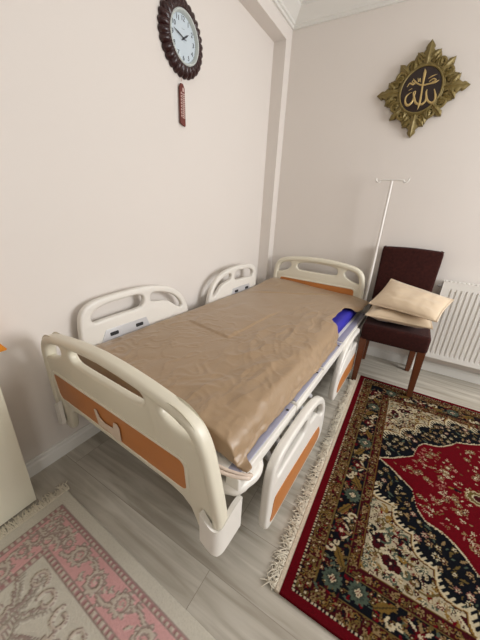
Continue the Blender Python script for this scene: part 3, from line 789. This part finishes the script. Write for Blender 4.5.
# ------------------------------------------------------------------ rugs
class Canvas:
    def __init__(s, xs, ys, base):
        s.x, s.y = xs, ys; s.X, s.Y = np.meshgrid(xs, ys, indexing='ij')
        s.c = np.empty(s.X.shape+(3,)); s.c[:] = base; s.h = np.zeros(s.X.shape)
    def win(s, cx, cy, r):
        i0, i1 = np.searchsorted(s.x, (cx-r, cx+r)); j0, j1 = np.searchsorted(s.y, (cy-r, cy+r))
        return slice(i0, i1), slice(j0, j1)
    def put(s, m, col, h=None, sl=None):
        if sl is None: s.c[m] = col
        else: s.c[sl][m] = col
        if h is not None:
            if sl is None: s.h[m] = h
            else: s.h[sl][m] = h
    def rosette(s, cx, cy, r, n, cols, rot=0., h=None, dep=.22):
        sl = s.win(cx, cy, r*1.05); dx, dy = s.X[sl]-cx, s.Y[sl]-cy
        rho = np.hypot(dx, dy); th = np.arctan2(dy, dx)+rot
        k = (1-dep)+dep*np.cos(n*th)
        for f, c in zip((1, .62, .30), cols): s.put(rho < r*f*k, c, h, sl)
    def leaf(s, cx, cy, ln, wd, ang, col, vein=None, h=None):
        sl = s.win(cx, cy, ln*.6); dx, dy = s.X[sl]-cx, s.Y[sl]-cy
        a = dx*math.cos(ang)+dy*math.sin(ang); b = -dx*math.sin(ang)+dy*math.cos(ang)
        f = np.clip(a/ln+.5, 0, 1); w_ = wd*.5*np.sin(PI*f)**.8*(.85+.15*np.cos(f*22))
        m = (np.abs(b) < w_) & (np.abs(a) < ln/2); s.put(m, col, h, sl)
        if vein is not None: s.put(m & (np.abs(b) < .0025), vein, h, sl)
    def path(s, pts, r, col, h=None):
        for (x, y) in pts:
            sl = s.win(x, y, r); s.put(np.hypot(s.X[sl]-x, s.Y[sl]-y) < r, col, h, sl)
    def curl(s, cx, cy, R, a0, turns, r, col, h=None, shrink=.8):
        n = int(R*abs(turns)*2*PI/max(r*.6, .001))+6
        s.path([(cx+R*(1-shrink*f)*math.cos(a0+turns*2*PI*f), cy+R*(1-shrink*f)*math.sin(a0+turns*2*PI*f)) for f in np.linspace(0, 1, n)], r, col, h)
def rug_mesh(name, cv, z0, hs, m, parent, edge_t):
    ni, nj = cv.X.shape; e = edge_t
    Z = z0 + cv.h*hs + .0006*np.sin(cv.X*900)*np.sin(cv.Y*870)
    co = np.stack([cv.X, cv.Y, Z], -1).reshape(-1, 3)
    idx = np.arange(ni*nj).reshape(ni, nj)
    F = np.stack([idx[:-1, :-1], idx[1:, :-1], idx[1:, 1:], idx[:-1, 1:]], -1).reshape(-1, 4)
    # skirt down to the floor around the edge
    bd = np.concatenate([idx[:-1, 0], idx[-1, :-1], idx[1:, -1][::-1], idx[0, 1:][::-1]])
    low = co[bd].copy(); low[:, 2] = .0005
    k = len(bd); li = np.arange(k)+ni*nj
    F2 = np.stack([bd, li, np.roll(li, -1), np.roll(bd, -1)], -1)
    allv = np.vstack([co, low]); allf = np.vstack([F, F2])
    me = bpy.data.meshes.new(name); me.from_pydata(allv.tolist(), [], allf.tolist()); me.update()
    col = lin(np.clip(np.vstack([cv.c.reshape(-1, 3), cv.c.reshape(-1, 3)[bd]]), 0, 255))
    a = me.color_attributes.new('pile', 'FLOAT_COLOR', 'POINT')
    a.data.foreach_set('color', np.hstack([col, np.ones((len(col), 1))]).astype(np.float32).ravel())
    me.polygons.foreach_set('use_smooth', np.ones(len(me.polygons), bool))
    return link(name, me, m, parent)

RED, CRIM, NAVY, CREAM, OLIVE, SAGE, MAR, GOLD, TAN, PINK = [np.array(c, float) for c in ((86, 5, 15), (88, 2, 13), (10, 12, 17), (176, 164, 136), (88, 72, 38), (66, 76, 64), (54, 8, 13), (120, 92, 42), (126, 104, 72), (150, 100, 88))]
def red_rug():
    X0, X1, Y0, Y1 = 1.040, 3.26, -2.022, -.438
    xs = np.concatenate([np.arange(1.024, 2.0, .0035), np.arange(2.0, 3.26, .02), [3.26]])
    ys = np.arange(Y0, Y1+.001, .0035)
    cv = Canvas(xs, ys, RED); X, Y = cv.X, cv.Y; rg = random.Random(4)
    YC = (Y0+Y1)/2
    dl = np.minimum(X-X0, X1-X); db = np.minimum(Y-Y0, Y1-Y); d = np.minimum(dl, db)
    T = np.where(dl < db, Y-YC, X-2.15)
    off = np.abs(Y-YC)
    cv.put(d > .037, MAR); cv.put((d > .030) & (d < .038), NAVY)
    cv.put((d > .0310) & (d < .0370) & (np.sin(T*2*PI/.0125) > -.1), CREAM)
    cv.put((d > .091) & (d < .178), NAVY); cv.put(((d > .089) & (d < .093)) | ((d > .176) & (d < .180)), OLIVE)
    cv.put((d > .214) & (d < .222), GOLD*.8); cv.put((d > .2165) & (d < .2195), MAR)
    # field
    fx = X-1.262
    bx = [0, .06, .12, .15, .17, .20, .26, .30, .33, .36, .42, .5, .62, .9]
    by_ = [0, .035, .085, .11, .20, .245, .26, .285, .315, .36, .385, .43, .47, .5]
    fr = np.interp(fx, bx, by_)
    sx = [-.01, 0, .05, .10, .15, .20, .25, .30, .36, .5, .9]; sy = [.16, .20, .23, .29, .35, .41, .47, .515, .545, .57, .60]
    fn = np.interp(fx, sx, sy) + .052*np.abs(np.sin((fx+off)*PI/.165))-.026
    fld = (d > .222)
    cv.put(fld, CREAM*.88)
    # cream corners: dense small florals and paisleys
    for i in range(3600):
        x = rg.uniform(1.262, 2.0); o = rg.uniform(.14, .57); sg = rg.choice((1, -1)); y = YC+sg*o
        f_ = np.interp(x-1.262, sx, sy)
        if o < f_+.02: continue
        c = rg.choice((MAR, MAR, OLIVE, SAGE, TAN, NAVY, GOLD, CRIM))
        if rg.random() < .5: cv.leaf(x, y, rg.uniform(.016, .034), rg.uniform(.007, .013), rg.uniform(0, PI), c)
        else: cv.rosette(x, y, rg.uniform(.006, .012), 5, (c, CREAM, c), rg.random()*6)
    for sg in (1, -1):
        for (x, o, ln, wd, a) in ((1.305, .435, .085, .055, 1.9), (1.352, .497, .085, .055, .35), (1.60, .545, .09, .05, .2)):
            y = YC+sg*o; cv.leaf(x, y, ln+.022, wd+.022, sg*a, CREAM); cv.leaf(x, y, ln, wd, sg*a, MAR); cv.rosette(x, y, .018, 6, (NAVY, MAR, CREAM))
            cv.curl(x+.02, y-sg*.03, .03, sg*a, .7, .0035, SAGE)
        for (x, o) in ((1.272, .52), (1.275, .49), (1.30, .535)): cv.rosette(x, YC+sg*o, .016, 5, (SAGE, CREAM, GOLD))
        cv.path([(x, YC+sg*(.515+.02*math.sin(x*40))) for x in np.arange(1.40, 1.9, .003)], .004, OLIVE)
    for i in range(110):
        x = rg.uniform(1.275, 1.98); o = rg.uniform(.2, .56); f_ = np.interp(x-1.262, sx, sy)
        if o < f_+.05: continue
        for sg in (1, -1): cv.curl(x, YC+sg*o, rg.uniform(.012, .026), rg.uniform(0, 6), rg.choice((-.7, .7)), rg.uniform(.003, .005), rg.choice((MAR, OLIVE, SAGE, NAVY, CREAM, GOLD)))
    # navy scalloped band
    nv = fld & (off < fn); cv.put(fld & (off < fn+.024), MAR); cv.put(fld & (off < fn+.018), GOLD); cv.put(fld & (off < fn+.011), CREAM); cv.put(nv, NAVY)
    # feathered cream arcs along the scallops
    cv.put(nv & (off > fn-.026) & (np.sin((fx*1.0+off)*2*PI/.024) > .1), CREAM)
    cells = []
    for i in range(22):
        for j in range(16):
            x = 1.275+i*.036+(.018 if j % 2 else 0)+rg.uniform(-.007, .007); o = .02+j*.036+rg.uniform(-.007, .007)
            lo = np.interp(x-1.262, bx, by_); hi = np.interp(x-1.262, sx, sy)
            if lo+.022 < o < hi-.028: cells.append((x, o))
    for (x, o) in cells:
        for sg in (1, -1):
            k = rg.random()
            if k < .62: cv.rosette(x, YC+sg*o, rg.uniform(.011, .016), rg.choice((5, 6, 8)), rg.choice(((CREAM, NAVY, GOLD), (TAN, MAR, CREAM), (PINK*.8, CREAM, MAR), (OLIVE, CREAM, MAR))), rg.random()*6)
            else: cv.leaf(x, YC+sg*o, .03, .011, rg.uniform(0, PI), rg.choice((OLIVE, SAGE, TAN)))
            cv.leaf(x+rg.uniform(-.018, .018), YC+sg*(o+.017), .016, .006, rg.uniform(0, PI), rg.choice((SAGE, OLIVE, TAN)))
    # crimson field with cream edge
    edge = .0085+.0035*np.sin((fx-off)*2*PI/.016)
    rd = fld & (off < fr); cv.put(fld & (off < fr+edge), CREAM); cv.put(fld & (off > fr+edge*.4) & (off < fr+edge*.75) & (np.sin((fx+off)*400) > 0), TAN); cv.put(rd, CRIM)
    for i in range(800):
        x = rg.uniform(1.33, 1.95); o = rg.uniform(0, .36); sg = rg.choice((1, -1))
        lo = np.interp(x-1.262, bx, by_)
        if o > lo-.035: continue
        u = noise.noise((x*9, o*9, sg*1.0)) 
        if u < -.12: continue
        y = YC+sg*o; c = rg.choice((CREAM, CREAM, PINK, TAN))
        k = rg.random()
        if k < .55: cv.rosette(x, y, rg.uniform(.006, .010), 5, (c, CRIM, c), rg.random()*6, dep=.3)
        elif k < .9: cv.leaf(x, y, rg.uniform(.012, .02), .007, rg.uniform(0, PI), rg.choice((OLIVE, c, PINK, TAN)))
        else: cv.rosette(x, y, .016, 8, (TAN, MAR, CREAM), rg.random()*6)
    # medallion
    def med(cx, a, b, cols):
        q = np.hypot((X-cx)/a, (Y-YC)/b); th = np.arctan2((Y-YC)/b, (X-cx)/a); q = q*(1+.06*np.cos(12*th))
        for f, c in zip((1, .9, .82, .5, .4), cols): cv.put(fld & (q < f), c)
    med(1.675, .052, .042, (TAN, CREAM, OLIVE, CREAM, MAR)); cv.leaf(1.585, YC, .06, .018, 0, NAVY); cv.leaf(1.57, YC, .03, .012, 0, GOLD)
    med(2.15, .42, .30, (TAN, CREAM, NAVY, CREAM, CRIM))
    for i in range(160):
        t = rg.uniform(0, 2*PI); r = rg.uniform(.52, .78); cv.rosette(2.15+.42*r*math.cos(t), YC+.30*r*math.sin(t), .013, 6, (TAN, MAR, CREAM), t)
    # borders: place motifs along the left end and both long sides
    def along(fn_, step, depth, ph=0.):
        n = 0
        for y in np.arange(Y0+depth+.0, Y1-depth+.001, step): fn_(X0+depth, y, 0, n); n += 1
        n = 0
        for x in np.arange(X0+depth+step, 3.2, step):
            if x > 2.1: break
            fn_(x, Y0+depth, 1, n); fn_(x, Y1-depth, 2, n); n += 1
    def small(x, y, sd, n):
        j = lambda: rg.uniform(-.006, .006)
        cv.rosette(x+j(), y+j(), .0135, 6, ((OLIVE, MAR, CREAM), (TAN, OLIVE, MAR), (GOLD*.9, NAVY, TAN))[n % 3], rg.random()*6)
        for k in range(3): cv.leaf(x+rg.uniform(-.016, .016), y+rg.uniform(-.016, .016), rg.uniform(.012, .02), .007, rg.uniform(0, PI), rg.choice((OLIVE, NAVY, OLIVE, TAN, CRIM)))
    along(small, .026, .050); along(small, .026, .075); along(small, .026, .197)
    vec = {0: (0, 1), 1: (1, 0), 2: (1, 0)}
    def bigm(x, y, sd, n):
        tx, ty = vec[sd]; nx, ny = ty, tx
        P = lambda a, b: (x+a*tx+b*nx, y+a*ty+b*ny)
        ang = math.atan2(ty, tx); k = n % 4
        for _ in range(30):
            q = P(rg.uniform(-.05, .05), rg.uniform(-.038, .038))
            if rg.random() < .6: cv.leaf(*q, rg.uniform(.014, .03), rg.uniform(.006, .012), rg.uniform(0, PI), rg.choice((OLIVE, MAR, CRIM, TAN, OLIVE, SAGE, MAR)))
            else: cv.rosette(*q, rg.uniform(.006, .011), 5, rg.choice(((CRIM, TAN, CREAM), (OLIVE, MAR, CREAM), (TAN, MAR, GOLD))), rg.random()*6)
        if k == 0:
            cv.rosette(*P(0, .006), .036, 12, (SAGE, SAGE*.75, MAR), 0, dep=.12); cv.rosette(*P(0, .006), .014, 4, (CREAM, CRIM, CREAM))
        elif k == 1:
            cv.leaf(*P(-.01, .012), .085, .032, ang+.55, GOLD*.85, OLIVE*.7); cv.curl(*P(.012, -.022), .018, ang+2.2, .8, .004, CREAM); cv.curl(*P(.035, -.012), .012, ang-1, -.8, .0035, CREAM)
        elif k == 2:
            cv.rosette(*P(0, -.004), .030, 7, (MAR, CRIM, CREAM), ang, dep=.25)
            for s2 in (1, -1): cv.leaf(*P(s2*.022, .014), .034, .010, ang+s2*.7, CREAM); 
            cv.leaf(*P(0, .02), .03, .014, ang+1.57, TAN)
        else:
            cv.leaf(*P(.008, -.010), .085, .030, ang-.55, GOLD*.85, OLIVE*.7); cv.curl(*P(-.014, .022), .019, ang-1.0, .8, .004, CREAM); cv.curl(*P(-.038, .010), .012, ang+1.6, -.8, .0035, CREAM)
    along(bigm, .0905, .135)
    cv.put(X < X0, np.array((206, 192, 172)))
    return cv
rr = thing('rug', 'large red and navy patterned carpet with white fringe under the chair', 'rug', (0, 0, 0))
body = rug_mesh('pile', red_rug(), .010, 0.0, rug_mat('red_rug_pile'), rr, .01)
def fringe(name, n, xr, y0, y1, ln, parent, rad, messy, seed):
    rg = random.Random(seed); bm = bmesh.new()
    for i in range(n):
        y = y0+(y1-y0)*(i+rg.random())/n; L = ln*rg.uniform(.6, 1.15)
        p = [(xr, y, .007)]; a = PI+rg.uniform(-.5, .5)*messy; x_, y_ = xr, y
        m = 4
        for k in range(m):
            a += rg.uniform(-.75, .75)*messy; x_ += L/m*math.cos(a); y_ += L/m*math.sin(a)
            p.append((x_, y_, max(rad, .006-.001*k+rg.uniform(0, .006)*messy)))
        tube(bm, p, [rad, rad*1.1, rad, rad*.9, rad*.5], 5)
    return obj(name, bm, MT['fringe'], parent)
f = fringe('fringe', 620, 1.026, -2.02, -.44, .052, rr, .0022, 1.0, 8); f['kind'] = 'stuff'; f['label'] = 'tangled cream fringe'

PB, PP, PG, PD = [np.array(c, float) for c in ((204, 198, 184), (212, 164, 162), (196, 184, 170), (160, 142, 134))]
PXA, PYA, PYB, PXB = .112, -3.25, -2.188, 1.75
def pink_rug():
    xs = np.arange(PXA, PXB, .0045); ys = np.arange(PYA, PYB, .0045); xs = xs[xs < PXB]
    cv = Canvas(xs, ys, PB); X, Y = cv.X, cv.Y; rg = random.Random(11)
    d = np.minimum(np.minimum(X-PXA, PXB-X), np.minimum(Y-PYA, PYB-Y))
    T = np.where(np.minimum(X-PXA, PXB-X) < np.minimum(Y-PYA, PYB-Y), Y, X)
    b0, b1 = .060, .172
    cv.put((d > b0) & (d < b1), PP, .5)
    for c0 in (b0, b1):
        cv.put(np.abs(d-c0) < .008, PP*.8, .3); cv.put((np.abs(d-c0) < .006) & (np.sin(T*2*PI/.020) > .0), PG, .9)
        cv.put(np.abs(d-c0+.0095) < .0022, PD, .2); cv.put(np.abs(d-c0-.0095) < .0022, PD, .2)
    def med(x, y, r, a, k):
        cv.rosette(x, y, r*1.12, 9, (PD, PG, PG), a, .6, .12)
        cv.rosette(x, y, r*.98, 9, (PG, PG, PG), a, 1.0, .12)
        cv.curl(x, y, r*.80, a, 1.4*k, .0032, PD, .4, .75); cv.curl(x, y, r*.42, a+2, 1.0, .0028, PP, .4)
    def vine(pts, r): cv.path(pts, r+.0035, PD, .4); cv.path(pts, r, PG, 1.0)
    mid = (b0+b1)/2
    for e in range(2):
        n = 0
        rng = np.arange(PXA+mid+.17, 1.7, .118) if e == 0 else np.arange(PYB-mid-.17, -3.2, -.118)
        lo = PXA+.06
        for q in rng:
            sgn = 1 if n % 2 else -1
            def P(t, o): return (t, PYB-mid+o) if e == 0 else (PXA+mid+o, t)
            dirn = 1 if e == 0 else -1
            vine([P(q+dirn*(t-.06), .026*sgn*math.cos(PI*t/.118)) for t in np.arange(0, .118, .003)], .0042)
            x, y = P(q, -.008*sgn); med(x, y, .037, rg.random()*6, sgn)
            for k in range(4):
                lx, ly = P(q+dirn*(.058+rg.uniform(-.016, .016)), rg.uniform(-.038, .038)); cv.leaf(lx, ly, .030, .014, rg.uniform(0, PI), PD, None, .5); cv.leaf(lx, ly, .025, .010, rg.uniform(0, PI), PG, None, 1.0)
            n += 1
    # corner bouquet
    cx, cy = PXA+mid, PYB-mid
    for (a, b, r) in ((.0, .0, .036), (.055, .012, .03), (-.012, -.055, .03), (.03, -.03, .028), (-.028, .028, .026), (.10, .005, .024), (-.005, -.10, .024)):
        if (PXA+b0+.015 < cx+a and cy+b < PYB-b0-.015): med(cx+a, cy+b, r, a*40, 1)
    for k in range(26):
        a, b = rg.uniform(-.04, .11), rg.uniform(-.11, .04)
        if min(cx+a-PXA, PYB-cy-b) > b1-.02: continue
        cv.leaf(cx+a, cy+b, .034, .016, rg.uniform(0, PI), PD, None, .5); cv.leaf(cx+a, cy+b, .028, .011, rg.uniform(0, PI), PG, None, 1.0)
    # inner field motifs
    ix, iy = PXA+b1, PYB-b1
    for (a, b, r, k) in ((.10, -.20, .05, 1), (.26, -.12, .035, -1), (.19, -.27, .04, 1), (.36, -.10, .04, 1), (.33, -.24, .05, -1), (.07, -.34, .045, 1), (.47, -.13, .045, 1), (.20, -.42, .05, 1), (.56, -.28, .05, 1)):
        med(ix+a, iy+b, r, a*30, k)
    for (a, b, an) in ((.09, -.075, 2.0), (.055, -.105, 2.6), (.15, -.10, .9), (.19, -.145, .5), (.10, -.13, 1.6), (.29, -.17, 1.2), (.24, -.2, .3), (.145, -.16, 2.2), (.40, -.18, .8)):
        for k in range(-4, 5):
            lx, ly = ix+a+.011*k*math.cos(an), iy+b+.011*k*math.sin(an)
            for sg in (1, -1): cv.leaf(lx+.009*math.cos(an+sg*1.0), ly+.009*math.sin(an+sg*1.0), .020, .008, an+sg*.8, PD if sg > 0 else PG*.85, None, .8)
    for (a, b, a0, k) in ((.075, -.05, .2, 1), (.15, -.062, 3.6, -1), (.055, -.16, 1.0, -1), (.23, -.06, 2.4, 1), (.31, -.06, 5.5, 1)):
        cv.curl(ix+a, iy+b, .030, a0, .9*k, .0062, PD, .4, .6); cv.curl(ix+a, iy+b, .030, a0, .9*k, .0038, PG, 1.0, .6)
    return cv
pr = thing('rug', 'pale pink and beige embossed rug in front of the bed foot', 'rug', (0, 0, 0))
cvp = pink_rug()
# the rug lies a touch askew
pb = rug_mesh('pile', cvp, .008, .0045, rug_mat('pink_rug_pile', 0.8), pr, .008)
f = fringe('fringe', 460, PXA+.003, PYA, PYB+.004, .056, pr, .0026, .45, 21); f['kind'] = 'stuff'; f['label'] = 'short cream fringe'
pr.rotation_euler = (0, 0, -.035); d0 = Vector((PXA, PYB, 0)); pr.location = d0 - Matrix.Rotation(-.035, 3, 'Z') @ d0
